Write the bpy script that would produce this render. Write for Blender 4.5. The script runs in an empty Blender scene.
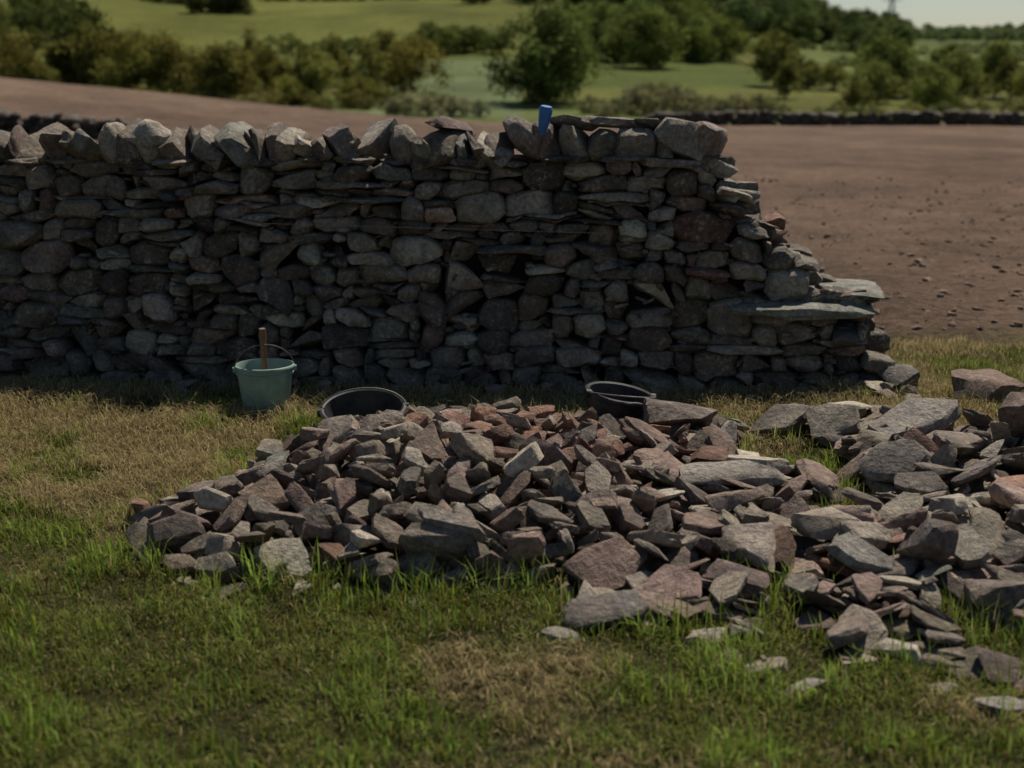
import bpy, bmesh, math, numpy as np
from mathutils import Vector, Matrix
rng=np.random.default_rng(11)
scene=bpy.context.scene
R=math.radians
# ---------------------------------------------------------------- noise
_T=np.random.default_rng(5).random((256,256))
def vnoise(x,y):
    x=np.asarray(x,float);y=np.asarray(y,float)
    xi=np.floor(x).astype(int);yi=np.floor(y).astype(int)
    fx=x-xi;fy=y-yi;fx=fx*fx*(3-2*fx);fy=fy*fy*(3-2*fy)
    a=_T[xi%256,yi%256];b=_T[(xi+1)%256,yi%256];c=_T[xi%256,(yi+1)%256];d=_T[(xi+1)%256,(yi+1)%256]
    return (a*(1-fx)+b*fx)*(1-fy)+(c*(1-fx)+d*fx)*fy
def fbm(x,y,o=4):
    s=0;a=.5;t=0
    for i in range(o):
        s=s+a*vnoise(x*2**i+17.3*i,y*2**i+9.1*i);t+=a;a*=.5
    return s/t
def sstep(a,b,x):
    t=np.clip((x-a)/(b-a),0,1);return t*t*(3-2*t)
# ---------------------------------------------------------------- mesh utils
class Acc:
    def __init__(s): s.v=[];s.f=[];s.c=[];s.n=0
    def add(s,v,f,c):
        v=np.asarray(v,float);f=np.asarray(f,int)
        c=np.asarray(c,float)
        if c.ndim==1: c=np.tile(c,(len(v),1))
        s.v.append(v);s.f.append(f+s.n);s.c.append(c);s.n+=len(v)
    def obj(s,name,mat,sharp=None,smooth=True,parent=None):
        me=tri_mesh(name,np.concatenate(s.v),np.concatenate(s.f),np.concatenate(s.c),smooth)
        if sharp: me.set_sharp_from_angle(angle=R(sharp))
        return mkobj(name,me,mat,parent)
def tri_mesh(name,V,F,C=None,smooth=True):
    k=F.shape[1]
    me=bpy.data.meshes.new(name)
    me.vertices.add(len(V));me.vertices.foreach_set("co",V.astype(np.float32).ravel())
    me.loops.add(F.size);me.loops.foreach_set("vertex_index",F.astype(np.int32).ravel())
    me.polygons.add(len(F));me.polygons.foreach_set("loop_start",np.arange(0,F.size,k,dtype=np.int32))
    try: me.polygons.foreach_set("loop_total",np.full(len(F),k,dtype=np.int32))
    except Exception: pass
    me.update(calc_edges=True);me.validate()
    me.polygons.foreach_set("use_smooth",np.full(len(me.polygons),smooth))
    if C is not None:
        at=me.color_attributes.new("Col",'FLOAT_COLOR','POINT')
        at.data.foreach_set("color",np.hstack([C,np.ones((len(C),1))]).astype(np.float32).ravel())
    return me
def mkobj(name,me,mat=None,parent=None):
    o=bpy.data.objects.new(name,me);scene.collection.objects.link(o)
    if mat and me is not None:
        me.materials.clear();me.materials.append(mat)
    if parent:o.parent=parent
    return o
def lathe(prof,seg=56):
    prof=np.array(prof);n=len(prof);a=np.linspace(0,2*np.pi,seg,endpoint=False)
    V=np.array([[r*np.cos(t),r*np.sin(t),z] for r,z in prof for t in a]);F=[]
    for i in range(n-1):
        for j in range(seg):
            k=(j+1)%seg
            F.append((i*seg+j,i*seg+k,(i+1)*seg+k,(i+1)*seg+j))
    return V,np.array(F)
def tube(pts,rad,seg=8,cap=True):
    pts=[Vector(p) for p in pts];n=len(pts)
    if np.isscalar(rad):rad=[rad]*n
    V=[];F=[]
    up=Vector((0.13,0.21,1)).normalized()
    for i,p in enumerate(pts):
        t=(pts[min(i+1,n-1)]-pts[max(i-1,0)]).normalized()
        u=t.cross(up)
        if u.length<.15:u=t.cross(Vector((1,0,0)))
        u.normalize();w=t.cross(u)
        for k in range(seg):
            a=2*math.pi*k/seg;V.append(p+(u*math.cos(a)+w*math.sin(a))*rad[i])
    for i in range(n-1):
        for k in range(seg):
            a=i*seg+k;b=i*seg+(k+1)%seg
            F.append((a,b,b+seg));F.append((a,b+seg,a+seg))
    if cap:
        V.append(pts[0]);V.append(pts[-1]);c0=len(V)-2;c1=c0+1
        for k in range(seg):
            F.append((c0,(k+1)%seg,k));F.append((c1,(n-1)*seg+k,(n-1)*seg+(k+1)%seg))
    return np.array([list(v) for v in V]),np.array(F)
# ---------------------------------------------------------------- materials
def newmat(name):
    m=bpy.data.materials.new(name);m.use_nodes=True
    nt=m.node_tree;b=nt.nodes["Principled BSDF"]
    b.inputs["Specular IOR Level"].default_value=.25
    return m,nt,b
def noise(nt,vec,scale,detail=5,rough=.6):
    n=nt.nodes.new("ShaderNodeTexNoise");n.inputs["Scale"].default_value=scale
    n.inputs["Detail"].default_value=detail;n.inputs["Roughness"].default_value=rough
    nt.links.new(vec,n.inputs["Vector"]);return n.outputs["Fac"]
def ramp(nt,src,stops):
    r=nt.nodes.new("ShaderNodeValToRGB");e=r.color_ramp.elements
    while len(e)<len(stops):e.new(.5)
    for i,(p,c) in enumerate(stops):
        e[i].position=p;e[i].color=(c,c,c,1) if np.isscalar(c) else (*c,1)
    nt.links.new(src,r.inputs[0]);return r.outputs["Color"]
def mix(nt,mode,fac,a,b):
    m=nt.nodes.new("ShaderNodeMix");m.data_type='RGBA';m.blend_type=mode
    for s,v in ((0,fac),(6,a),(7,b)):
        if isinstance(v,bpy.types.NodeSocket):nt.links.new(v,m.inputs[s])
        elif np.isscalar(v):m.inputs[s].default_value=v
        else:m.inputs[s].default_value=(*v,1)
    return m.outputs[2]
def bump(nt,b,src,dist,strength=1,prev=None):
    n=nt.nodes.new("ShaderNodeBump");n.inputs["Distance"].default_value=dist;n.inputs["Strength"].default_value=strength
    nt.links.new(src,n.inputs["Height"])
    if prev is not None:nt.links.new(prev,n.inputs["Normal"])
    nt.links.new(n.outputs[0],b.inputs["Normal"]);return n.outputs[0]
def stone_mat(name,lichen=.5,gain=1.0):
    m,nt,b=newmat(name);L=nt.links
    att=nt.nodes.new("ShaderNodeAttribute");att.attribute_name="Col"
    tc=nt.nodes.new("ShaderNodeTexCoord");v=tc.outputs["Object"]
    n1=noise(nt,v,9,6,.65);n2=noise(nt,v,45,5,.7);n3=noise(nt,v,4.5,3,.5);n4=noise(nt,v,160,3,.6)
    c=mix(nt,'MULTIPLY',1,att.outputs["Color"],ramp(nt,n1,[(.3,.45*gain),(.72,1.55*gain)]))
    c=mix(nt,'MULTIPLY',1,c,ramp(nt,n2,[(.28,.45),(.7,1.45)]))
    c=mix(nt,'MIX',ramp(nt,n3,[(.50,0.),(.68,.45)]),c,(.15,.095,.056))
    lm=mix(nt,'MULTIPLY',1,ramp(nt,n2,[(.52,0.),(.58,1.)]),ramp(nt,n1,[(.52,0.),(.62,lichen)]))
    c=mix(nt,'MIX',lm,c,(.38,.36,.26))
    lm2=ramp(nt,noise(nt,v,70,2,.5),[(.66,0.),(.7,lichen*.6)])
    c=mix(nt,'MIX',lm2,c,(.42,.39,.30))
    L.new(c,b.inputs["Base Color"]);b.inputs["Roughness"].default_value=.8
    p=bump(nt,b,n1,.03,.9);p=bump(nt,b,n2,.014,1.,p);p=bump(nt,b,n4,.003,.8,p)
    return m
M_wall=stone_mat("wall_stone",.65,.98);M_pile=stone_mat("rubble_stone",.30,1.32)
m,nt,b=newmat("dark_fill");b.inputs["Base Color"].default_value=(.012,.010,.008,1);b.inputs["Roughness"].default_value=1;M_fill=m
def foliage_mat(name,trans=.3,objcol=False):
    m=bpy.data.materials.new(name);m.use_nodes=True;nt=m.node_tree;nt.nodes.clear();L=nt.links
    out=nt.nodes.new("ShaderNodeOutputMaterial");att=nt.nodes.new("ShaderNodeAttribute");att.attribute_name="Col"
    c=att.outputs["Color"]
    if objcol:
        oi=nt.nodes.new("ShaderNodeObjectInfo");c=mix(nt,'MULTIPLY',1,c,oi.outputs["Color"])
    d=nt.nodes.new("ShaderNodeBsdfDiffuse");t=nt.nodes.new("ShaderNodeBsdfTranslucent");mx=nt.nodes.new("ShaderNodeMixShader")
    L.new(c,d.inputs[0]);L.new(c,t.inputs[0]);mx.inputs[0].default_value=trans
    L.new(d.outputs[0],mx.inputs[1]);L.new(t.outputs[0],mx.inputs[2]);L.new(mx.outputs[0],out.inputs[0]);return m
M_grass=foliage_mat("grass_blade",.45);M_leaf=foliage_mat("leaf",.38,True)
def plain(name,col,rough=.5,spec=.3,var=.25,scale=20,bd=.002,metal=0):
    m,nt,b=newmat(name);tc=nt.nodes.new("ShaderNodeTexCoord");v=tc.outputs["Object"]
    n=noise(nt,v,scale,5,.65)
    c=mix(nt,'MULTIPLY',1,col,ramp(nt,n,[(.3,1-var),(.7,1+var)]))
    nt.links.new(c,b.inputs["Base Color"]);b.inputs["Roughness"].default_value=rough
    b.inputs["Specular IOR Level"].default_value=spec;b.inputs["Metallic"].default_value=metal
    bump(nt,b,noise(nt,v,scale*3),bd,.6);return m
# ---------------------------------------------------------------- terrain
YL=[100,140,220,300,450,700,2600];ZL=[-3.2,-3.0,1.0,8.0,23.0,42.0,44.0]
YR=[100,140,220,300,450,900,1300,2600];ZR=[-3.2,-3.4,-1.5,1.0,6.5,17.0,16.0,8.0]
def tz(x,y):
    x=np.asarray(x,float);y=np.asarray(y,float)
    near=(fbm(x*1.3+3,y*1.3)-.5)*.07+(fbm(x*6,y*6,2)-.5)*.025
    field=-.028*(y-9)*sstep(8.5,14,y)+2.9*np.exp(-((x+30)/22)**2-((y-60)/25)**2)*sstep(10,25,y)
    field=field+(fbm(x*.15,y*.15,2)-.5)*.25*sstep(12,30,y)+near
    a=x/(np.abs(y)+40)
    wr=sstep(.05,.26,a)
    hill=np.interp(y,YL,ZL)*(1-wr)+np.interp(y,YR,ZR)*wr+(fbm(x*.012+5,y*.012,3)-.5)*6*sstep(180,500,y)
    k=sstep(92,125,y)
    return field*(1-k)+hill*k
ys=np.concatenate([np.arange(-4,2.8,.3),np.arange(2.8,10,.07),10*1.032**np.arange(0,178)])
xs=1.5*np.sinh(np.linspace(-7.2,7.2,300))
X,Y=np.meshgrid(xs,ys);Z=tz(X,Y)
pl=((Y>8.6)&(Y<40));Z=Z+pl*(fbm(X*7,Y*7,2)-.5)*.06
nx=len(xs);ny=len(ys)
idx=np.arange(nx*ny).reshape(ny,nx)
F=np.stack([idx[:-1,:-1],idx[:-1,1:],idx[1:,1:],idx[1:,:-1]],-1).reshape(-1,4)
C=np.zeros((ny,nx,3))
soilg=np.array([.066,.062,.026]);brown=np.array([.180,.120,.082]);straw=np.array([.19,.15,.07])
n1=fbm(X*1.1,Y*1.1)
C[:]=soilg
k=(sstep(.45,.62,n1)*sstep(3.6,5.2,Y))[...,None];C=C*(1-k)+straw*.75*k
edge=8.75+(fbm(X*.9,Y*.9)-.5)*1.4
k=sstep(-.35,.45,Y-edge)[...,None];C=C*(1-k)+brown*(.7+.6*fbm(X*.35,Y*.22))[...,None]*k
far=sstep(93,96,Y)[...,None]
g1=np.array([.088,.105,.026]);g2=np.array([.122,.142,.042]);g3=np.array([.118,.122,.032])
pn=vnoise(X/70+3,Y/110+1)[...,None]
G=np.where(pn>.66,g2,np.where(pn>.42,g3,g1))
mead=((X>-14)&(X<1)&(Y>128)&(Y<232))[...,None];G=np.where(mead,np.array([.125,.150,.065]),G)
hz=sstep(350,900,Y)[...,None];G=G*(1-hz)+np.array([.12,.14,.085])*hz  # aerial haze painted into the ground colour, growing with distance
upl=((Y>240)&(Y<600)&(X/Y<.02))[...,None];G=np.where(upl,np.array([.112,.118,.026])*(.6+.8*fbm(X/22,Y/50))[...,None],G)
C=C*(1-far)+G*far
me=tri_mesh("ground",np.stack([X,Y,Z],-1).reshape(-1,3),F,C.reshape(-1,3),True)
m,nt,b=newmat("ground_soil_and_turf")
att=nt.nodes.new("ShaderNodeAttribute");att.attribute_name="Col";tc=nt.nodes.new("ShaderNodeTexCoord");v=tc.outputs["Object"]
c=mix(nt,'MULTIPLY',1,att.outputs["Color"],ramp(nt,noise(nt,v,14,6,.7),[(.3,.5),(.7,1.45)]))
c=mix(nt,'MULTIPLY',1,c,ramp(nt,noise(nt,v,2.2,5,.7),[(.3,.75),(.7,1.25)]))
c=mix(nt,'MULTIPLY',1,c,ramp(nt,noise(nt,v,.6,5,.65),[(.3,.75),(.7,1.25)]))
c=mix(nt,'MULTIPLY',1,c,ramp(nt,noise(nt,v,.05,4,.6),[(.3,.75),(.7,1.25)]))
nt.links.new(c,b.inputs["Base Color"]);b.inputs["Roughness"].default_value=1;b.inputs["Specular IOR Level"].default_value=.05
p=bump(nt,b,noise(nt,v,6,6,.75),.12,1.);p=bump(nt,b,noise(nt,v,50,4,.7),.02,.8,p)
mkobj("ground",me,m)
# ---------------------------------------------------------------- stone library
def hull_stone(pts,cuts=3,amp=.035,seed=0):
    bm=bmesh.new()
    for p in pts:bm.verts.new(p)
    r=bmesh.ops.convex_hull(bm,input=bm.verts)
    dead=[g for g in r["geom_interior"] if isinstance(g,bmesh.types.BMVert)]
    bmesh.ops.delete(bm,geom=dead,context='VERTS')
    bmesh.ops.delete(bm,geom=[v for v in bm.verts if not v.link_faces],context='VERTS')
    bmesh.ops.dissolve_limit(bm,angle_limit=R(9),verts=bm.verts,edges=bm.edges)
    bmesh.ops.triangulate(bm,faces=bm.faces)
    bmesh.ops.subdivide_edges(bm,edges=bm.edges,cuts=cuts,use_grid_fill=True)
    bmesh.ops.triangulate(bm,faces=bm.faces)
    bmesh.ops.smooth_vert(bm,verts=bm.verts,factor=.3,use_axis_x=True,use_axis_y=True,use_axis_z=True)
    bmesh.ops.recalc_face_normals(bm,faces=bm.faces)
    bm.verts.ensure_lookup_table();bm.verts.index_update()
    V=np.array([v.co[:] for v in bm.verts]);F=np.array([[v.index for v in f.verts] for f in bm.faces]);bm.free()
    o=seed*7.7
    d=np.stack([fbm(V[:,1]*2.3+o,V[:,2]*2.3+o,3),fbm(V[:,0]*2.3+o,V[:,2]*2.3-o,3),fbm(V[:,0]*2.3-o,V[:,1]*2.3+o,3)],-1)-.5
    V=V+d*amp*5+rng.normal(0,amp*.28,V.shape)
    lo=V.min(0);hi=V.max(0);V=(V-(lo+hi)/2)/((hi-lo)/2)
    return V,F
def slab(seed,cuts=3):
    n=rng.integers(4,8);a=np.sort((np.arange(n)+rng.uniform(-.4,.4,n))*2*np.pi/n)
    r=rng.uniform(.68,1.1,n);P=[]
    ts=rng.uniform(.75,1.0);bs=rng.uniform(.7,1.);tx,ty=rng.normal(0,.35,2)
    for i in range(n):
        x=r[i]*math.cos(a[i]);y=r[i]*math.sin(a[i])
        P.append((x*ts,y*ts,1+tx*x+ty*y+rng.uniform(-.2,.2)));P.append((x*bs,y*bs,-1+rng.uniform(-.2,.2)))
        if rng.random()<.5:P.append((x*1.04,y*1.04,rng.uniform(-.5,.5)))
    return hull_stone(P,cuts,.026,seed)
def chunk(seed,cuts=3):
    n=rng.integers(8,13);P=[]
    for i in range(n):
        d=rng.normal(size=3);d/=np.linalg.norm(d);q=np.sign(d)*np.abs(d)**.55;P.append(q*rng.uniform(.8,1.05))
    return hull_stone(P,cuts,.032,seed)
def block(seed,cuts=3):
    P=[];sh=rng.normal(0,.12)
    for sx,sz in((1,1),(1,-1),(-1,-1),(-1,1)):
        cx=rng.uniform(.1,.75);cz=rng.uniform(.1,.75)
        for px,pz in((sx,sz*(1-cz)),(sx*(1-cx),sz)):
            px=px+sh*pz
            fr=rng.uniform(.55,.95);fz=rng.uniform(.55,.95)
            P.append((px,rng.uniform(-.75,-.3),pz));P.append((px*fr,-1+rng.uniform(-.12,.3),pz*fz));P.append((px*.9,1,pz*.9))
    return hull_stone(P,cuts,.035,seed)
SL=[slab(i) for i in range(34)];CH=[chunk(i+50) for i in range(26)];BL=[block(i+90,3) for i in range(44)]
CHL=[chunk(i+300,1) for i in range(10)]
PAL=[((.180,.146,.110),.34),((.125,.096,.073),.22),((.175,.120,.090),.16),((.265,.225,.168),.14),((.165,.088,.058),.08),((.150,.140,.108),.06)]
def stonecol(w=None,gain=1.):
    p=np.array([q[1] for q in PAL]) if w is None else np.array(w,float)
    p=p/p.sum();c=np.array(PAL[rng.choice(len(PAL),p=p)][0])
    return np.clip(c*gain*rng.uniform(.55,1.3)+rng.normal(0,.003,3),.02,.5)
def rotm(yaw,tx,ty):
    cz,sz=math.cos(yaw),math.sin(yaw);A=np.array([[cz,-sz,0],[sz,cz,0],[0,0,1]])
    c,s=math.cos(tx),math.sin(tx);B=np.array([[1,0,0],[0,c,-s],[0,s,c]])
    c,s=math.cos(ty),math.sin(ty);D=np.array([[c,0,s],[0,1,0],[-s,0,c]])
    return D@B@A
# ---------------------------------------------------------------- dry stone wall
WX,WY,WA=2.0,7.12,R(-4.8)
ZT=[(-8,1.12),(-2.95,1.16),(-1.12,1.18),(-1.0,1.14),(-.96,1.04),(-.86,.99),(-.83,.86),(-.70,.82),(-.67,.68),(-.54,.64),(-.51,.50),(-.20,.45),(-.17,.2),(-.05,.15),(0,.06)]
def ztop(s):return np.interp(s,[a for a,_ in ZT],[c for _,c in ZT])
W=Acc()
def boxf(a,k):
    if len(a)<=k:return np.full(len(a),a.mean())*.5+a*.5
    p=np.pad(a,k//2,mode='edge');return np.convolve(p,np.ones(k)/k,mode='same')[k//2:k//2+len(a)]
def pack(face,depth,smin,flip,dx=.01,shift=0.,thin=1.):
    s=np.arange(smin,0,dx);zt=ztop(s-shift)+ (fbm(s*3+face*9,s*0+2)-.5)*.03
    sky=(fbm(s*3,s*0+face)-.5)*.03-.05
    done=sky>=zt-.02;cnt=0
    while not done.all() and cnt<4000:
        cnt+=1
        sk=np.where(done,9,sky);i=int(np.argmin(sk));base=sky[i]
        l=i
        while l>0 and not done[l-1] and sky[l-1]-base<.038:l-=1
        r=i
        while r<len(s)-1 and not done[r+1] and sky[r+1]-base<.038:r+=1
        wa=(r-l+1)*dx
        if wa<.04:
            nb=[sky[j] for j in(l-1,r+1) if 0<=j<len(s)]
            sky[l:r+1]=max(base+.02,min(nb) if nb else base+.02);done=sky>=zt-.02;continue
        low=base<.72
        if low: ch=rng.choice(4,p=[.15,.37,.33,.15])
        else: ch=rng.choice(4,p=[.40,.42,.13,.05])
        h=[rng.uniform(.028,.05),rng.uniform(.05,.085),rng.uniform(.085,.125),rng.uniform(.12,.165)][ch]*thin
        w=[rng.uniform(.12,.38),rng.uniform(.09,.26),rng.uniform(.12,.26),rng.uniform(.18,.30)][ch]
        w=min(w,wa)
        if wa-w<.05:w=wa
        n=max(3,int(round(w/dx)));n=min(n,r-l+1)
        q=rng.random()
        lo=max(l,i-n+1);hi=max(lo,min(i,r+1-n))
        j0=l if q<.28 else (r+1-n if q<.56 else int(rng.integers(lo,hi+1)))
        if 0<j0-l<5:j0=l
        if 0<r+1-n-j0<5:j0=r+1-n
        j1=j0+n
        h=min(h,w*1.0+.01);h=min(h,max(.03,zt[j0:j1].mean()-base+.02))
        raw=sky[j0:j1];seg=boxf(raw,5);tt=np.linspace(-1,1,n)
        m0=seg.mean()+h
        for nb in ((sky[j0-1] if j0>0 else None),(sky[j1] if j1<len(s) else None)):
            if nb is not None and abs(nb-m0)<.03:m0=nb;break
        top=np.maximum(m0+tt*rng.normal(0,.009)-.005*tt*tt,seg+.02)
        lib=BL if rng.random()<.75 else CH
        V,Fc=lib[rng.integers(len(lib))];V=V.copy()
        if rng.random()<.5:V[:,0]*=-1;Fc=Fc[:,::-1]
        if rng.random()<.5:V[:,2]*=-1;Fc=Fc[:,::-1]
        sc=(1.08,1.12) if lib is BL else (1.17,1.25)
        U=V*np.array([sc[0],1,sc[1]])
        xx=s[j0]+(U[:,0]+1)/2*w
        bb=np.interp(xx,s[j0:j1],seg);tp=np.interp(xx,s[j0:j1],top)
        zz=bb+(U[:,2]+1)/2*(tp-bb)
        pr=rng.normal(0,.019)-(.05 if rng.random()<.10 else 0)
        dd=depth*rng.uniform(.85,1.1)
        if flip: yy=face-.11*np.maximum(zz,0)+.0-pr-(U[:,1]+1)/2*dd;Fc=Fc[:,::-1]
        else: yy=face+.13*np.maximum(zz,0)+pr+(U[:,1]+1)/2*dd
        g=1.08 if rng.random()<.85 else 1.7
        W.add(np.stack([xx,yy,zz],-1),Fc,stonecol([.36,.29,.10,.2,.01,.06],g))
        sky[j0:j1]=top;done=sky>=zt-.02
pack(0,.25,-8,False);pack(.34,.2,-8,False,shift=.04);pack(.68,.25,-8,True,shift=.1)
def place(acc,lib,dims,loc,yaw=0,tx=0,ty=0,col=None):
    V,Fc=lib;V=V*np.array(dims)/2;V=V@rotm(yaw,tx,ty).T+np.array(loc);acc.add(V,Fc,stonecol() if col is None else col)
# cope: angular stones set on edge, leaning along the wall
s=-8.0
while s<-2.12:
    t=rng.uniform(.05,.12);h=rng.uniform(.15,.25);
    if rng.random()<.22:t*=1.7
    lean=rng.normal(-.48,.28)
    z0=float(ztop(s))
    if rng.random()<.5:   # slab on edge (slab axis turned along the wall)
        V,Fc=SL[rng.integers(34)];V=V[:,[2,1,0]];Fc=Fc[:,::-1];lib=(V,Fc);tt=t*1.15
    else: lib=(CH if rng.random()<.5 else BL)[rng.integers(26)];tt=t*1.35
    place(W,lib,(tt,rng.uniform(.38,.50),h*rng.uniform(.95,1.2)),(s+t/2,.33+rng.uniform(-.05,.04),z0+h*.33),rng.normal(0,.22),rng.normal(0,.15),lean,stonecol([.3,.14,.1,.40,.0,.04],1.3))
    s+=t*rng.uniform(.8,1.0)
s=-8.0
while s<-1.3:
    w=rng.uniform(.15,.34);place(W,SL[rng.integers(30)],(w*1.1,.52,rng.uniform(.03,.05)),(s+w/2,.34,float(ztop(s))+.012),rng.normal(0,.1),rng.normal(0,.04),rng.normal(0,.03),stonecol([.4,.3,.1,.2,0,0],1.));s+=w
for (u,z,w,h,d,yaw,ty,g,kind) in [(-2.10,1.25,.22,.15,.40,.1,-.35,1.3,'c'),(-2.36,1.355,.27,.07,.3,.2,.12,1.2,'c'),(-1.97,1.29,.15,.27,.38,.15,-.62,1.5,'b'),(-1.84,1.27,.14,.25,.34,-.1,-.5,1.1,'b'),
   (-1.70,1.25,.20,.17,.42,.1,.15,1.1,'c'),(-1.55,1.25,.19,.17,.42,0,.0,1.0,'b'),(-1.38,1.245,.22,.19,.42,0,.05,.95,'b'),(-1.52,1.365,.34,.055,.32,.1,.05,1.2,'b'),
   (-1.72,1.36,.22,.07,.28,.5,.1,1.3,'c'),(-1.22,1.25,.2,.17,.4,.3,.12,1.0,'c'),(-1.33,1.35,.2,.07,.3,.2,-.1,1.3,'c')]:
    lib={'c':CH,'s':SL,'b':BL}[kind][rng.integers(20)]
    place(W,lib,(w,d,h),(u,.33,z),yaw,rng.normal(0,.05),ty,stonecol([.4,.1,.1,.4,0,0],g))
place(W,CH[11],(.30,.40,.22),(-1.19,.31,1.285),.3,0,.1,(.26,.21,.165))
place(W,BL[12],(.20,.36,.20),(-1.02,.33,1.27),-.2,.05,.45,(.22,.17,.13))
place(W,SL[4],(.46,.5,.05),(-1.18,.33,1.17),0,0,.02,(.22,.19,.155))
place(W,BL[7],(.74,.46,.075),(-.52,.14,.435),.05,.03,-.02,(.23,.225,.178))
place(W,BL[9],(.42,.50,.05),(-.28,.3,.50),-.1,.02,.02,(.24,.225,.175))
place(W,CH[5],(.28,.34,.2),(-.26,.12,.24),.2,0,.05,(.13,.11,.09))
place(W,CH[7],(.26,.3,.13),(-.02,.1,.08),.5,0,.1,(.14,.12,.10))
for i in range(34):
    q=rng.uniform(-1.05,-.2);zz=float(ztop(q));place(W,(SL if rng.random()<.3 else CH)[rng.integers(20)],(rng.uniform(.12,.24),rng.uniform(.16,.3),rng.uniform(.05,.12)),(q+.01,rng.uniform(.15,.5),zz+.01),rng.uniform(0,6),rng.normal(0,.1),rng.normal(0.1,.12),stonecol(None,1.2))
for i in range(700):
    q=rng.uniform(-7.9,-.3);zz=rng.uniform(0,max(.1,float(ztop(q))-.05))
    place(W,CHL[rng.integers(10)],(rng.uniform(.03,.08),.07,rng.uniform(.015,.04)),(q,.13*zz+.05,zz),rng.normal(0,.2),0,rng.normal(0,.2))
wall=W.obj("dry_stone_wall",M_wall,sharp=38)
wall.location=(WX,WY,0);wall.rotation_euler=(0,0,WA)
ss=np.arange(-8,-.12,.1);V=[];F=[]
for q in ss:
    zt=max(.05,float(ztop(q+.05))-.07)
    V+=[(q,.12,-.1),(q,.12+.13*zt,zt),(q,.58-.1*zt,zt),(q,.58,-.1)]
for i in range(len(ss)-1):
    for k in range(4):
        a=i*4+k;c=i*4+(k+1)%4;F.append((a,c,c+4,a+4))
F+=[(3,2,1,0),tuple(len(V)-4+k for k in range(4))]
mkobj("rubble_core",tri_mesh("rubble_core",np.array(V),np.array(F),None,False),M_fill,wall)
def wl(s,y,z):
    c,sn=math.cos(WA),math.sin(WA);return (WX+s*c-y*sn,WY+s*sn+y*c,z)
# ---------------------------------------------------------------- rubble pile (dropped on a height map)
gx0,gy0,gr=-2.2,2.9,.018;GX,GY=int(5.8/gr),int(4.8/gr)
hx=gx0+np.arange(GX)*gr;hy=gy0+np.arange(GY)*gr
HXX,HYY=np.meshgrid(hx,hy,indexing='ij');H=tz(HXX,HYY);H0=H.copy()
P=Acc()
def drop(acc,lib,dims,x,y,yaw,tx,ty,col,pct=88,follow=True,sink=.0,zmax=9):
    global H
    V,Fc=lib;V=V*np.array(dims)/2
    i=int((x-gx0)/gr);j=int((y-gy0)/gr);k=max(2,int(max(dims)*.35/gr))
    if i<k+1 or j<k+1 or i>=GX-k-1 or j>=GY-k-1:return False
    if follow:
        sx=(H[i+1:i+k+1,j-k:j+k].mean()-H[i-k:i,j-k:j+k].mean())/(k*gr)
        sy=(H[i-k:i+k,j+1:j+k+1].mean()-H[i-k:i+k,j-k:j].mean())/(k*gr)
        tx+=math.atan(np.clip(sy,-.7,.7))*.8;ty-=math.atan(np.clip(sx,-.7,.7))*.8
    V=V@rotm(yaw,tx,ty).T
    ctr=V[Fc].mean(1);A=np.vstack([V,ctr])
    ii=((A[:,0]+x-gx0)/gr).astype(int);jj=((A[:,1]+y-gy0)/gr).astype(int)
    if ii.min()<0 or jj.min()<0 or ii.max()>=GX or jj.max()>=GY:return False
    lo=A[:,2]<np.median(A[:,2])
    z=np.percentile((H[ii,jj]-A[:,2])[lo],pct)-sink
    if (A[:,2].max()+z-H0[i,j])>zmax:return False
    np.maximum.at(H,(ii,jj),A[:,2]+z)
    acc.add(V+np.array([x,y,z]),Fc,col);return True
def T(x,y):
    t=0
    q=((x+.15)/.95)**2+((y-5.32)/.98)**2
    if q<1:t=.26*(1-q)**.55
    q=((x+.78)/.62)**2+((y-4.95)/.52)**2
    if q<1:t=max(t,.13*(1-q)**.5)
    if x>.1:
        yf=4.15-.42*(x-.0);yb=6.45-.25*sstep(1.5,2.2,x)
        e=min((y-yf)/.45,(yb-y)/.3,(x-.1)/.35)
        if e>0:
            g=float(fbm(x*1.7+4,y*1.7+2,2));g2=float(fbm(x*3.6+9,y*3.6+2,2))
            tt=(.06+.10*float(fbm(x*2,y*2,2))+.05*sstep(1.2,2.3,x))*min(1,e)
            if g<.26 and y>4.9 and x<1.9:tt=0
            if y<4.45:
                tt=tt*.62
                if g2<.45:tt=0
            t=max(t,tt)
    return t
cnt=0
for it in range(42000):
    x=rng.uniform(-1.6,3.3);y=rng.uniform(3.0,6.6);t=T(x,y)
    if t<=.012:continue
    i=int((x-gx0)/gr);j=int((y-gy0)/gr)
    cur=H[i-2:i+3,j-2:j+3].mean()-H0[i,j]
    if cur>t*.75:continue
    red=math.exp(-((x-.25)/.45)**2-((y-5.6)/.42)**2)
    main=x<.45 and y>4.3
    if main:
        L=rng.uniform(.08,.20)*(1-.3*red);asp=rng.uniform(.42,.8);th=rng.uniform(.18,.36) if rng.random()<.75 else rng.uniform(.35,.6)
        if rng.random()<.1:L*=1.35
    else:
        L=rng.uniform(.10,.29);asp=rng.uniform(.42,.78);th=rng.uniform(.12,.30)
        if rng.random()<.4:L*=.55
        if y<4.35:L=min(L,.21);th*=.75
    lib=(SL[rng.integers(34)] if rng.random()<.72 else CH[rng.integers(26)])
    if rng.random()<(.36 if main else .16):tx=rng.uniform(-1.0,1.0);ty=rng.uniform(-.8,.8)
    else:tx,ty=rng.normal(0,.2,2)
    if y<4.35:tx*=.5;ty*=.5
    w=[.32,.32,.22,.13,.04+.9*red,.02]
    col=stonecol(w,1.1)
    if drop(P,lib,(L,L*asp,max(.018,L*th)),x,y,rng.uniform(0,6.3),tx,ty,col,78,True,0,t+.09):cnt+=1
    if cnt>2600:break
print("pile stones",cnt)
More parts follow.
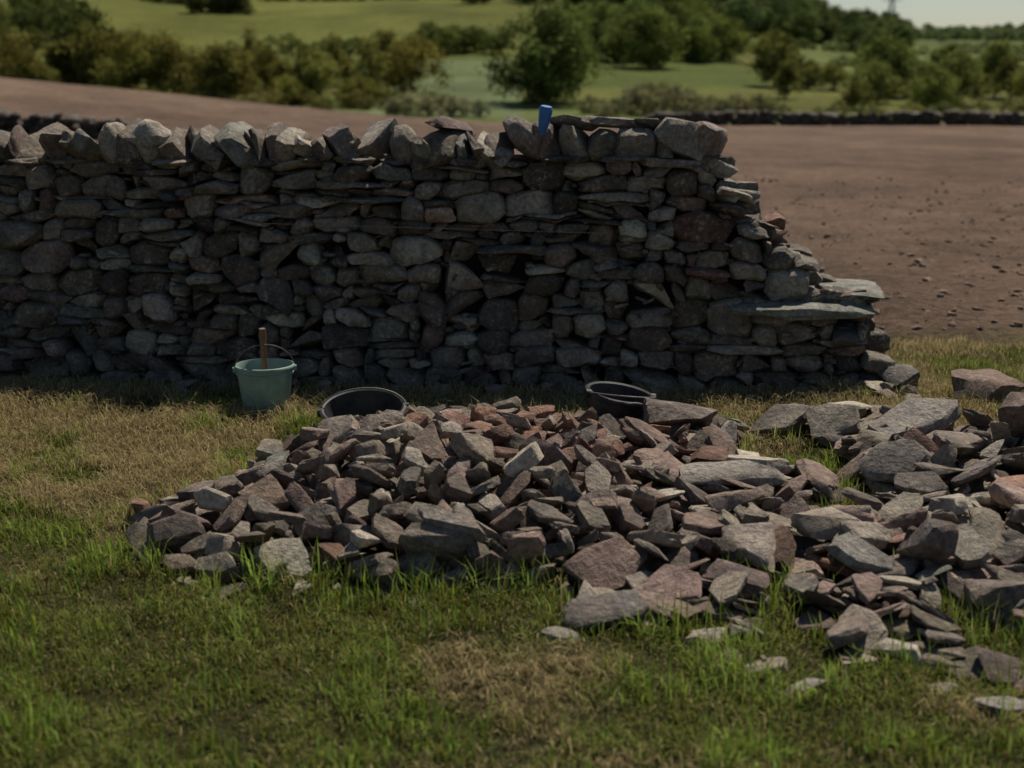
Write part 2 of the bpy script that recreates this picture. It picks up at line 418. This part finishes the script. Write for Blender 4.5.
for it in range(26):
    x=rng.uniform(-1.1,2.0);y=4.15-.42*(x-.0)+rng.normal(-.02,.09)
    if x<.0: y=4.32+rng.normal(0,.06)-.1*x
    L=rng.uniform(.04,.15);drop(P,SL[rng.integers(30)],(L,L*rng.uniform(.45,.8),L*.14+.012),x,y,rng.uniform(0,6.3),rng.normal(0,.08),rng.normal(0,.08),stonecol([.3,.1,.15,.4,0,.1],1.),30,False,.004,.07)
hero=[
 (SL[2],(.44,.26,.08),1.70,5.85,.25,.18,-.12,(.20,.17,.14)),
 (SL[5],(.27,.19,.055),.30,4.36,.2,.45,.1,(.19,.125,.095)),
 (BL[6],(.26,.14,.05),.28,4.08,.15,.02,-.05,(.12,.10,.085)),
 (SL[8],(.30,.12,.045),-.20,4.47,-.7,.2,.15,(.18,.15,.12)),
 (BL[10],(.42,.15,.05),.84,5.2,.05,.12,.02,(.21,.18,.145)),
 (CH[3],(.34,.24,.12),.74,6.1,.1,.05,.1,(.13,.10,.08)),
 (SL[11],(.32,.22,.08),1.22,6.25,.1,.15,.1,(.15,.125,.10)),
 (CH[6],(.28,.28,.24),2.18,5.7,.5,0,0,(.12,.08,.058)),
 (SL[13],(.30,.20,.09),1.48,5.25,-.1,.12,.1,(.15,.125,.10)),
 (SL[14],(.26,.16,.07),.55,5.55,.0,.1,.1,(.15,.095,.07)),
 (SL[15],(.16,.09,.02),.80,3.62,.0,.0,.0,(.20,.18,.145)),
 (SL[16],(.17,.10,.03),1.30,3.46,.2,.0,.0,(.20,.18,.15)),
 (CH[8],(.15,.12,.19),1.36,4.42,.2,.1,0,(.13,.10,.085)),
 (SL[17],(.24,.14,.045),1.15,4.40,-.6,.2,.12,(.16,.14,.115)),
 (CH[9],(.24,.18,.10),1.50,4.15,.2,.1,0,(.15,.115,.09)),
]
for h in hero:drop(P,h[0],h[1],h[2],h[3],h[4],h[5],h[6],np.array(h[7])*1.0,66)
for it in range(60):
    x=rng.uniform(-2.9,2.2);y=7.1-(x-2)*.084-abs(rng.normal(.05,.1));L=rng.uniform(.05,.16)
    drop(P,CH[rng.integers(22)],(L,L*.8,L*.5),x,y,rng.uniform(0,6),0,0,stonecol(),60)
P.obj("rubble_pile",M_pile,sharp=34)
B=Acc();drop(B,CH[4],(.38,.34,.27),2.36,6.95,.3,.0,.12,np.array((.16,.105,.075)),60)
B.obj("sandstone_boulder",M_pile,sharp=34)
# ---------------------------------------------------------------- grass
def hq(x,y):
    i=np.clip(((x-gx0)/gr).astype(int),0,GX-1);j=np.clip(((y-gy0)/gr).astype(int),0,GY-1)
    ins=(x>gx0)&(x<gx0+GX*gr-.02)&(y>gy0)&(y<gy0+GY*gr-.02)
    return np.where(ins,H[i,j]-H0[i,j],0)
def blades(n,xr,yr,lmin,lmax,wid,lean,mode):
    x=rng.uniform(*xr,n);y=rng.uniform(*yr,n);s=hq(x,y)
    hb=np.maximum.reduce([hq(x+.05,y),hq(x-.05,y),hq(x,y+.06),hq(x,y-.05)])
    dn=fbm(x*2.1,y*2.1);cl=fbm(x*7+3,y*7,2);dry=fbm(x*1.5+40,y*1.5+7)+.5*(fbm(x*5+4,y*5,2)-.5);dry=dry+.22*sstep(4.7,6.2,y)*(x<2.2)-.13*sstep(5.0,4.0,y)
    keep=s<.012
    inw=(y>7.07-(x-2)*.084)&(x<1.95)&(y<7.9-(x-2)*.084);keep&=~inw
    if mode=='turf':keep&=rng.random(n)<(.1+.9*dn+.9*(cl-.3)-.5*sstep(.6,.75,dry))
    if mode=='tuft':keep&=((hb>.03)&(rng.random(n)<.9)&(dn>.36))|((fbm(x*5,y*5,2)>.58)&(rng.random(n)<.7)&(dry<.62))
    if mode=='hay':keep&=rng.random(n)<sstep(.44,.60,dry)
    if mode=='verge':keep&=(y<8.5+(fbm(x*.9,y*.9)-.5)*1.2)
    x=x[keep];y=y[keep];dry=dry[keep];dn=dn[keep];cl=cl[keep];hb=hb[keep];n=len(x)
    z=tz(x,y)-.004
    if mode=='hay':z=z+rng.uniform(0,.03,n)*sstep(6.0,6.7,y)
    L=rng.uniform(lmin,lmax,n)*(.35+.6*dn+.9*cl)
    if mode=='tuft':L=L*np.where(hb>.03,1.35,1.)
    yaw=rng.uniform(0,2*np.pi,n);ln=np.abs(rng.normal(lean,.3,n))
    dx=np.cos(yaw);dy=np.sin(yaw);w=wid*rng.uniform(.6,1.3,n)
    px=-dy*w/2;py=dx*w/2
    h1=L*.55*np.cos(ln*.5);o1=L*.55*np.sin(ln*.5);h2=h1+L*.5*np.cos(ln*1.3);o2=o1+L*.5*np.sin(ln*1.3)
    h2=np.maximum(h2,.004)
    b0=np.stack([x-px,y-py,z],-1);b1=np.stack([x+px,y+py,z],-1)
    m0=np.stack([x+dx*o1-px*.8,y+dy*o1-py*.8,z+h1],-1);m1=np.stack([x+dx*o1+px*.8,y+dy*o1+py*.8,z+h1],-1)
    t=np.stack([x+dx*o2,y+dy*o2,z+h2],-1)
    V=np.stack([b0,b1,m0,m1,t],1).reshape(-1,3)
    k=np.arange(n)[:,None]*5;F=np.concatenate([k+[0,1,3],k+[0,3,2],k+[2,3,4]])
    g=np.array([.140,.186,.042])*rng.uniform(.6,1.4,(n,1))*(.5+1.0*cl)[:,None]+rng.normal(0,.008,(n,3))
    g[:,0]+=rng.uniform(0,.055,n)
    st=np.array([.44,.34,.165])*rng.uniform(.5,1.25,(n,1))
    pd=sstep(.46,.66,dry+rng.normal(0,.05,n))*.85+.10
    if mode=='hay':pd=np.full(n,.97)
    if mode=='tuft':pd=pd*.25;g=g*np.array([1.2,1.4,1.1])
    isd=(rng.random(n)<pd)[:,None]
    c=np.clip(np.where(isd,st,g),.01,.5)
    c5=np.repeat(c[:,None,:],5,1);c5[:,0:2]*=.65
    return V,F,c5.reshape(-1,3)
G=Acc()
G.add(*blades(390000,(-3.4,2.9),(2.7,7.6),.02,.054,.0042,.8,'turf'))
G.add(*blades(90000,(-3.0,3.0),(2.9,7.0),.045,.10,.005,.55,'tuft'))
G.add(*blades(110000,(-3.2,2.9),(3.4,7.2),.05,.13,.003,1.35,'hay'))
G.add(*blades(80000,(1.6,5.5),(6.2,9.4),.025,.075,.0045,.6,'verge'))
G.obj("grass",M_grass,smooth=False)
# ---------------------------------------------------------------- soil clods on the ploughed field
S=Acc()
n=4200
yy=8.9+18*rng.random(n)**1.4;xx=rng.uniform(.5,9,n)*np.maximum(1,yy/14);L=.014+.07*rng.random(n)**3;zz=tz(xx,yy)
for i in range(n):
    place(S,CHL[rng.integers(10)],(L[i],L[i]*.8,L[i]*.6),(xx[i],yy[i],zz[i]),rng.uniform(0,6),0,0,np.array([.19,.13,.092])*rng.uniform(.8,1.3))
m,nt,b=newmat("soil_clod");att=nt.nodes.new("ShaderNodeAttribute");att.attribute_name="Col";nt.links.new(att.outputs["Color"],b.inputs["Base Color"]);b.inputs["Roughness"].default_value=1
tc=nt.nodes.new("ShaderNodeTexCoord");bump(nt,b,noise(nt,tc.outputs["Object"],60),.01,.8)
S.obj("soil_clods",m)
# ---------------------------------------------------------------- buckets, tubs and tools
M_green=plain("green_bucket_plastic",(.22,.31,.25),.45,.4,.25,12,.001)
M_black=plain("black_rubber",(.034,.031,.029),.6,.35,.7,14,.002)
M_wire=plain("galvanised_wire",(.12,.11,.10),.6,.4,.3,40,.0005,.4)
M_wood=plain("ash_wood",(.20,.10,.055),.6,.3,.3,25,.001)
M_steel=plain("forged_steel",(.10,.09,.085),.5,.5,.4,30,.001,.7)
M_blue=plain("blue_plastic",(.035,.14,.36),.4,.4,.15,30,.001)
def part(name,vf,mat,parent,smooth=True,sharp=40):
    me=tri_mesh(name,vf[0],vf[1],None,smooth);me.set_sharp_from_angle(angle=R(sharp));return mkobj(name,me,mat,parent)
def empty(name,loc,rot=(0,0,0)):
    e=bpy.data.objects.new(name,None);scene.collection.objects.link(e);e.location=loc;e.rotation_euler=rot;e.empty_display_size=.1;return e
def arc(r,h,n=22,ang=0,drop=0):
    P=[]
    for i in range(n+1):
        t=math.pi*i/n;x=r*math.cos(t);q=h*math.sin(t)
        P.append((x,-q*math.sin(ang),q*math.cos(ang)+drop))
    return P
bx,by=-1.195,6.72;gz=float(tz(bx,by))
e=empty("bucket",(bx,by,gz),(0,0,.2))
part("body",lathe([(0,.004),(.098,.004),(.102,0),(.106,.006),(.136,.232),(.143,.234),(.146,.240),(.143,.247),(.136,.249),(.133,.244),(.128,.20),(.102,.014),(0,.012)]),M_green,e)
part("moulded_band",lathe([(.1355,.205),(.1395,.207),(.1405,.214),(.1365,.217)]),M_green,e)
part("handle",tube(arc(.143,.135,ang=.35,drop=.225),.0028),M_wire,e)
for k in(-1,1):part("handle_lug",tube([(k*.135,0,.225),(k*.152,0,.225)],.014,12),M_green,e)
e=empty("hammer",(bx,by+.01,gz+.03),(.10,-.03,.3))
part("shaft",tube([(0,0,0),(0,0,.1),(.002,0,.2),(0,0,.30),(.001,0,.37),(0,0,.40)],[.012,.013,.015,.014,.017,.015],12),M_wood,e)
part("head",tube([(-.06,0,.02),(-.055,0,.02),(.03,0,.02),(.07,0,.018)],[.018,.022,.022,.006],8),M_steel,e,sharp=25)
def tub(name,x,y,r0,r1,h,rot,harc,hang):
    e=empty(name,(x,y,float(tz(x,y))+.012),rot)
    part("body",lathe([(0,.006),(r0-.01,.004),(r0,.0),(r0+.006,.01),(r1-.008,h-.03),(r1,h-.026),(r1+.006,h-.012),(r1+.012,h-.008),(r1+.012,h),(r1+.002,h+.006),(r1-.008,h),(r1-.012,h-.03),(r0-.004,.02),(0,.016)]),M_black,e)
    for q in(.35,.62):
        rr=r0+(r1-r0)*q
        part("rib",lathe([(rr-.001,h*q-.004),(rr+.005,h*q-.002),(rr+.005,h*q+.003),(rr,h*q+.006)]),M_black,e)
    part("handle",tube(arc(r1+.008,harc,ang=hang,drop=h-.005),.0035),M_wire,e)
    for k in(-1,1):
        part("handle_lug",tube([(k*(r1-.004),0,h-.012),(k*(r1+.022),0,h-.012)],.019,12),M_black,e)
    part("pouring_lip",tube([(-.05,-(r1+.006),h-.004),(0,-(r1+.018),h+.002),(.05,-(r1+.006),h-.004)],[.006,.010,.006]),M_black,e)
    return e
tub("rubber_bucket",-.66,6.20,.135,.182,.165,(.22,-.05,.1),.10,-.9)
tub("rubber_bucket",.46,6.30,.115,.152,.21,(.10,.14,.35),.15,1.35)
e=empty("blue_handled_chisel",wl(-1.86,.06,1.315),(.15,.16,0))
part("grip",tube([(0,0,0),(.0,0,.02),(0,0,.06),(0,0,.11),(0,0,.13),(0,0,.145)],[.014,.022,.028,.034,.036,.028],12),M_blue,e)
part("blade",tube([(0,0,-.13),(0,0,-.06),(0,0,.0)],[.006,.010,.011],8),M_steel,e)
V,Fc=tube([wl(-3.4,-.02,.86),wl(-2.6,-.022,.845),wl(-1.55,-.02,.825)],.0014,5)
mkobj("string_line",tri_mesh("string_line",V,Fc),plain("string",(.25,.23,.18),.8,.1,.1,40,.0003))
# ---------------------------------------------------------------- trees
def tree_mesh(seed,wr=1.,trunk=.25,ncl=60,leaves=85,spread=.16,bright=1.):
    r=np.random.default_rng(seed);A=Acc();bark=np.array([.09,.07,.05])
    top=(r.uniform(-.04,.04),r.uniform(-.04,.04),.72)
    A.add(*tube([(0,0,-.03),(.005,.0,trunk*.6),(top[0]*.5,top[1]*.5,.45),top],[.028,.020,.014,.005],7),bark)
    cl=[]
    lob=[(r.uniform(0,6.28),r.uniform(.6,1.)) for _ in range(7)]
    while len(cl)<ncl:
        p=r.uniform(-1,1,3)
        d=np.linalg.norm(p)
        if d>1 or d<.35:continue
        a=math.atan2(p[1],p[0]);m=.8+.2*math.sin(3*a+lob[0][0])+.14*math.sin(5*a+lob[1][0])
        zc=trunk+(1-trunk)*(.5+.5*p[2])*.95
        prof=1.08-.42*max(0,p[2])
        cl.append((p[0]*.46*wr*m*prof,p[1]*.46*wr*m*prof,zc))
    for i,c in enumerate(cl):
        if i%6==0:
            s0=(top[0]*.5,top[1]*.5,trunk+.35*(c[2]-trunk));mid=((s0[0]+c[0])/2,(s0[1]+c[1])/2,(s0[2]+c[2])/2+.03)
            A.add(*tube([s0,mid,c],[.012,.008,.003],5),bark)
        n=leaves;q=r.normal(0,1,(n,3))*spread*np.array([.5,.5,.34])*r.uniform(.5,1.1)+np.array(c)
        u=r.normal(0,1,(n,3));u/=np.linalg.norm(u,axis=1)[:,None];w=r.normal(0,1,(n,3));w=np.cross(u,w);w/=np.linalg.norm(w,axis=1)[:,None]
        s=r.uniform(.014,.028,(n,1))
        V=np.stack([q-u*s,q+w*s*.7,q+u*s,q-w*s*.7],1).reshape(-1,3);k=np.arange(n)[:,None]*4
        F=np.concatenate([k+[0,1,2],k+[0,2,3]])
        col=np.array([.160,.172,.048])*r.uniform(.45,1.6)*bright
        cc=np.clip(col*r.uniform(.75,1.25,(n,1)),0,1);A.add(V,F,np.repeat(cc,4,0))
    return tri_mesh("tree_mesh",np.concatenate(A.v),np.concatenate(A.f),np.concatenate(A.c),False)
TM=[tree_mesh(1,1.35,.04,120,80),tree_mesh(2,1.1,.05,76),tree_mesh(3,.8,.08,54),tree_mesh(4,.6,.1,44,50),tree_mesh(5,1.3,.0,64),tree_mesh(6,1.8,-.05,64)]
for t in TM:t.materials.append(M_leaf)
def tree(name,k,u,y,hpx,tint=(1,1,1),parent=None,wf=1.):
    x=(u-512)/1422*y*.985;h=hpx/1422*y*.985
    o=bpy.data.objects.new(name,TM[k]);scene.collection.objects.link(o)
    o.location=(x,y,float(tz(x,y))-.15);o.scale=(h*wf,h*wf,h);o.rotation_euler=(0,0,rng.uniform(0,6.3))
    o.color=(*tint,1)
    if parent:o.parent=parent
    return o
def jit(t,a=.22):
    f=rng.uniform(1-a,1+a);return (t[0]*f*rng.uniform(.90,1.10),t[1]*f,t[2]*f*rng.uniform(.9,1.1))
tree("oak_tree",0,547,150,98,(.72,.84,.8));tree("broadleaf_tree",1,88,165,92,(.6,.66,.65),None,.75)
tree("broadleaf_tree",1,880,170,66,(.9,1.0,.9));tree("broadleaf_tree",0,648,215,62,(.95,1.02,.9));tree("broadleaf_tree",1,945,160,60,(.85,.95,.85))
hr=empty("hedgerow_trees",(0,0,0))
u=-60
while u<418:
    k=rng.choice([1,2,3,3,4]);tree("young_tree",k,u,rng.uniform(145,178),rng.choice([34,48,58,66])*rng.uniform(.9,1.2),jit((1.2,1.05,.95),.35),hr,rng.uniform(.7,1.15));u+=rng.uniform(5,15)
for u in np.arange(-60,470,13):tree("hawthorn",5,u+rng.uniform(-5,5),rng.uniform(138,148),rng.uniform(12,24),jit((1.2,1.05,1.1)),hr)
for u in np.arange(395,485,12):tree("hawthorn",4,u+rng.uniform(-4,4),rng.uniform(122,130),rng.uniform(16,30),jit((1.8,1.7,3.2)),hr)
for u in np.arange(590,790,12):tree("hawthorn",5 if rng.random()<.6 else 4,u,rng.uniform(122,135),rng.uniform(14,38),jit((1.25,1.12,1.9)),hr)
u=772
while u<1120:
    tree("hedgerow_tree",rng.choice([1,2,4]),u,rng.uniform(135,185),rng.uniform(30,60),jit((1.05,1.02,.95),.35),hr);u+=rng.uniform(9,24)
for u in np.arange(735,1120,13):tree("hawthorn",5,u+rng.uniform(-5,5),rng.uniform(116,128),rng.uniform(10,24),jit((1.15,1.08,1.3)),hr)
wd=empty("distant_woodland",(0,0,0))
for i in range(30):tree("wood_tree",rng.choice([0,1,4]),rng.uniform(560,725),rng.uniform(225,262),rng.uniform(34,54),jit((.9,1.0,.9),.3),wd)
for i in range(160):
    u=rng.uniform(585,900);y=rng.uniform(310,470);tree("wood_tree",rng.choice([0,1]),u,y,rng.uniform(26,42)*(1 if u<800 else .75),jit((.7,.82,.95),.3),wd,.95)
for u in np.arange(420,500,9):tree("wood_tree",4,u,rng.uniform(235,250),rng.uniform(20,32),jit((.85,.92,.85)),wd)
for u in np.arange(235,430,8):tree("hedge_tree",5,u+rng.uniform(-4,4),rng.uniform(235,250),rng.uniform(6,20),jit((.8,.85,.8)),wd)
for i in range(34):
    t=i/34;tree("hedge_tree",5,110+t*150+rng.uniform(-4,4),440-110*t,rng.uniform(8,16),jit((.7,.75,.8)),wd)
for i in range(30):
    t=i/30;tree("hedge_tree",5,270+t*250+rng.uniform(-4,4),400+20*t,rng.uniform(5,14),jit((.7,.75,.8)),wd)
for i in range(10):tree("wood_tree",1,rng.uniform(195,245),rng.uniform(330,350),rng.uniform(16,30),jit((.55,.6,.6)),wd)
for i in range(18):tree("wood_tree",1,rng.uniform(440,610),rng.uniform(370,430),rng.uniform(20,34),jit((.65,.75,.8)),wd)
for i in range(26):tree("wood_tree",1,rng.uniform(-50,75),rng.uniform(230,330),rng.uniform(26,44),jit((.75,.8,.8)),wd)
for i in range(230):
    y=rng.uniform(480,900);tree("far_tree",rng.choice([0,1,4]),rng.uniform(690,1120),y,rng.uniform(6,13),jit((1.0,1.15,1.8)),wd)  # bluish tint paints aerial haze into the leaf colour
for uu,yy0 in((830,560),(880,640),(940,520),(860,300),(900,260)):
    for i in range(26):tree("far_tree",5,uu-70+i*10,yy0+i*3,rng.uniform(6,13),jit((.95,1.08,1.4)),wd)  # haze tint baked into these tree colours too
D=Acc()
for (xa,ya),(xb,yb),hm in(((9,93),(60,84),.85),((-18,38),(-9.2,36),.5)):
    ln=math.hypot(xb-xa,yb-ya);d=0
    while d<ln:
        sc=min(1,ya/80);w=rng.uniform(.3,.8)*max(.5,sc);x=xa+(xb-xa)*d/ln;y=ya+(yb-ya)*d/ln+rng.normal(0,.05);h=hm*rng.uniform(.9,1.15)
        z=float(tz(x,y))
        for q in range(3):place(D,CHL[rng.integers(10)],(w*1.5,.7,h*.5),(x+rng.normal(0,.1),y,z+h*(.15+.3*q)),rng.normal(0,.2),0,0,np.array([.075,.062,.045])*rng.uniform(.6,1.3))
        d+=w*.8
D.obj("field_boundary_wall",M_wall)
px,py=(885-512)/1422*850*.985,850;pz=float(tz(px,py));A=Acc()
lv=[(0,3.6),(8,2.7),(16,1.9),(23,1.2),(29,.8),(34,.2)]
for (z0,r0),(z1,r1) in zip(lv[:-1],lv[1:]):
    for i in range(4):
        a=math.pi/4+i*math.pi/2;b2=a+math.pi/2
        p0=(r0*math.cos(a),r0*math.sin(a),z0);p1=(r1*math.cos(a),r1*math.sin(a),z1);p2=(r1*math.cos(b2),r1*math.sin(b2),z1);p3=(r0*math.cos(b2),r0*math.sin(b2),z0)
        for q in((p0,p1),(p0,p2),(p3,p1),(p1,p2)):A.add(*tube(q,.16,4),(.3,.31,.32))
for z,l in((19,6),(25,5),(30,4)):
    for k in(-1,1):A.add(*tube([(0,0,z+1),(k*l,0,z)],.14,4),(.3,.31,.32));A.add(*tube([(0,0,z),(k*l,0,z)],.14,4),(.3,.31,.32))
M_pyl=plain("weathered_zinc",(.22,.24,.27),.6,.3,.1,5,.001)
o=A.obj("electricity_pylon",M_pyl);o.location=(px,py,pz)
# ---------------------------------------------------------------- light, world, camera
EL,AZ=R(54),R(27)
w=bpy.data.worlds.new("World");scene.world=w;w.use_nodes=True;nt=w.node_tree
sky=nt.nodes.new("ShaderNodeTexSky");sky.sky_type='NISHITA';sky.sun_disc=False;sky.sun_elevation=EL;sky.sun_rotation=AZ;sky.dust_density=.4;sky.air_density=1.;sky.ozone_density=3.
nt.links.new(sky.outputs[0],nt.nodes["Background"].inputs[0]);nt.nodes["Background"].inputs[1].default_value=.062
l=bpy.data.lights.new("sun",'SUN');l.energy=5.0;l.angle=R(.5);l.color=(1,.935,.835)
o=bpy.data.objects.new("sun",l);scene.collection.objects.link(o)
sd=Vector((math.sin(AZ)*math.cos(EL),math.cos(AZ)*math.cos(EL),math.sin(EL)))
o.rotation_euler=(-sd).to_track_quat('-Z','Y').to_euler();o.location=(5,10,15)
cam=bpy.data.cameras.new("camera");cam.lens=50;cam.sensor_width=36;cam.clip_end=6000;cam.clip_start=.05
cam.dof.use_dof=True;cam.dof.focus_distance=6.1;cam.dof.aperture_fstop=2.2
o=bpy.data.objects.new("camera",cam);scene.collection.objects.link(o);o.location=(0,0,1.68);o.rotation_euler=(R(90-12.8),0,0)
scene.camera=o
scene.view_settings.view_transform='Standard';scene.view_settings.look='None';scene.view_settings.exposure=0
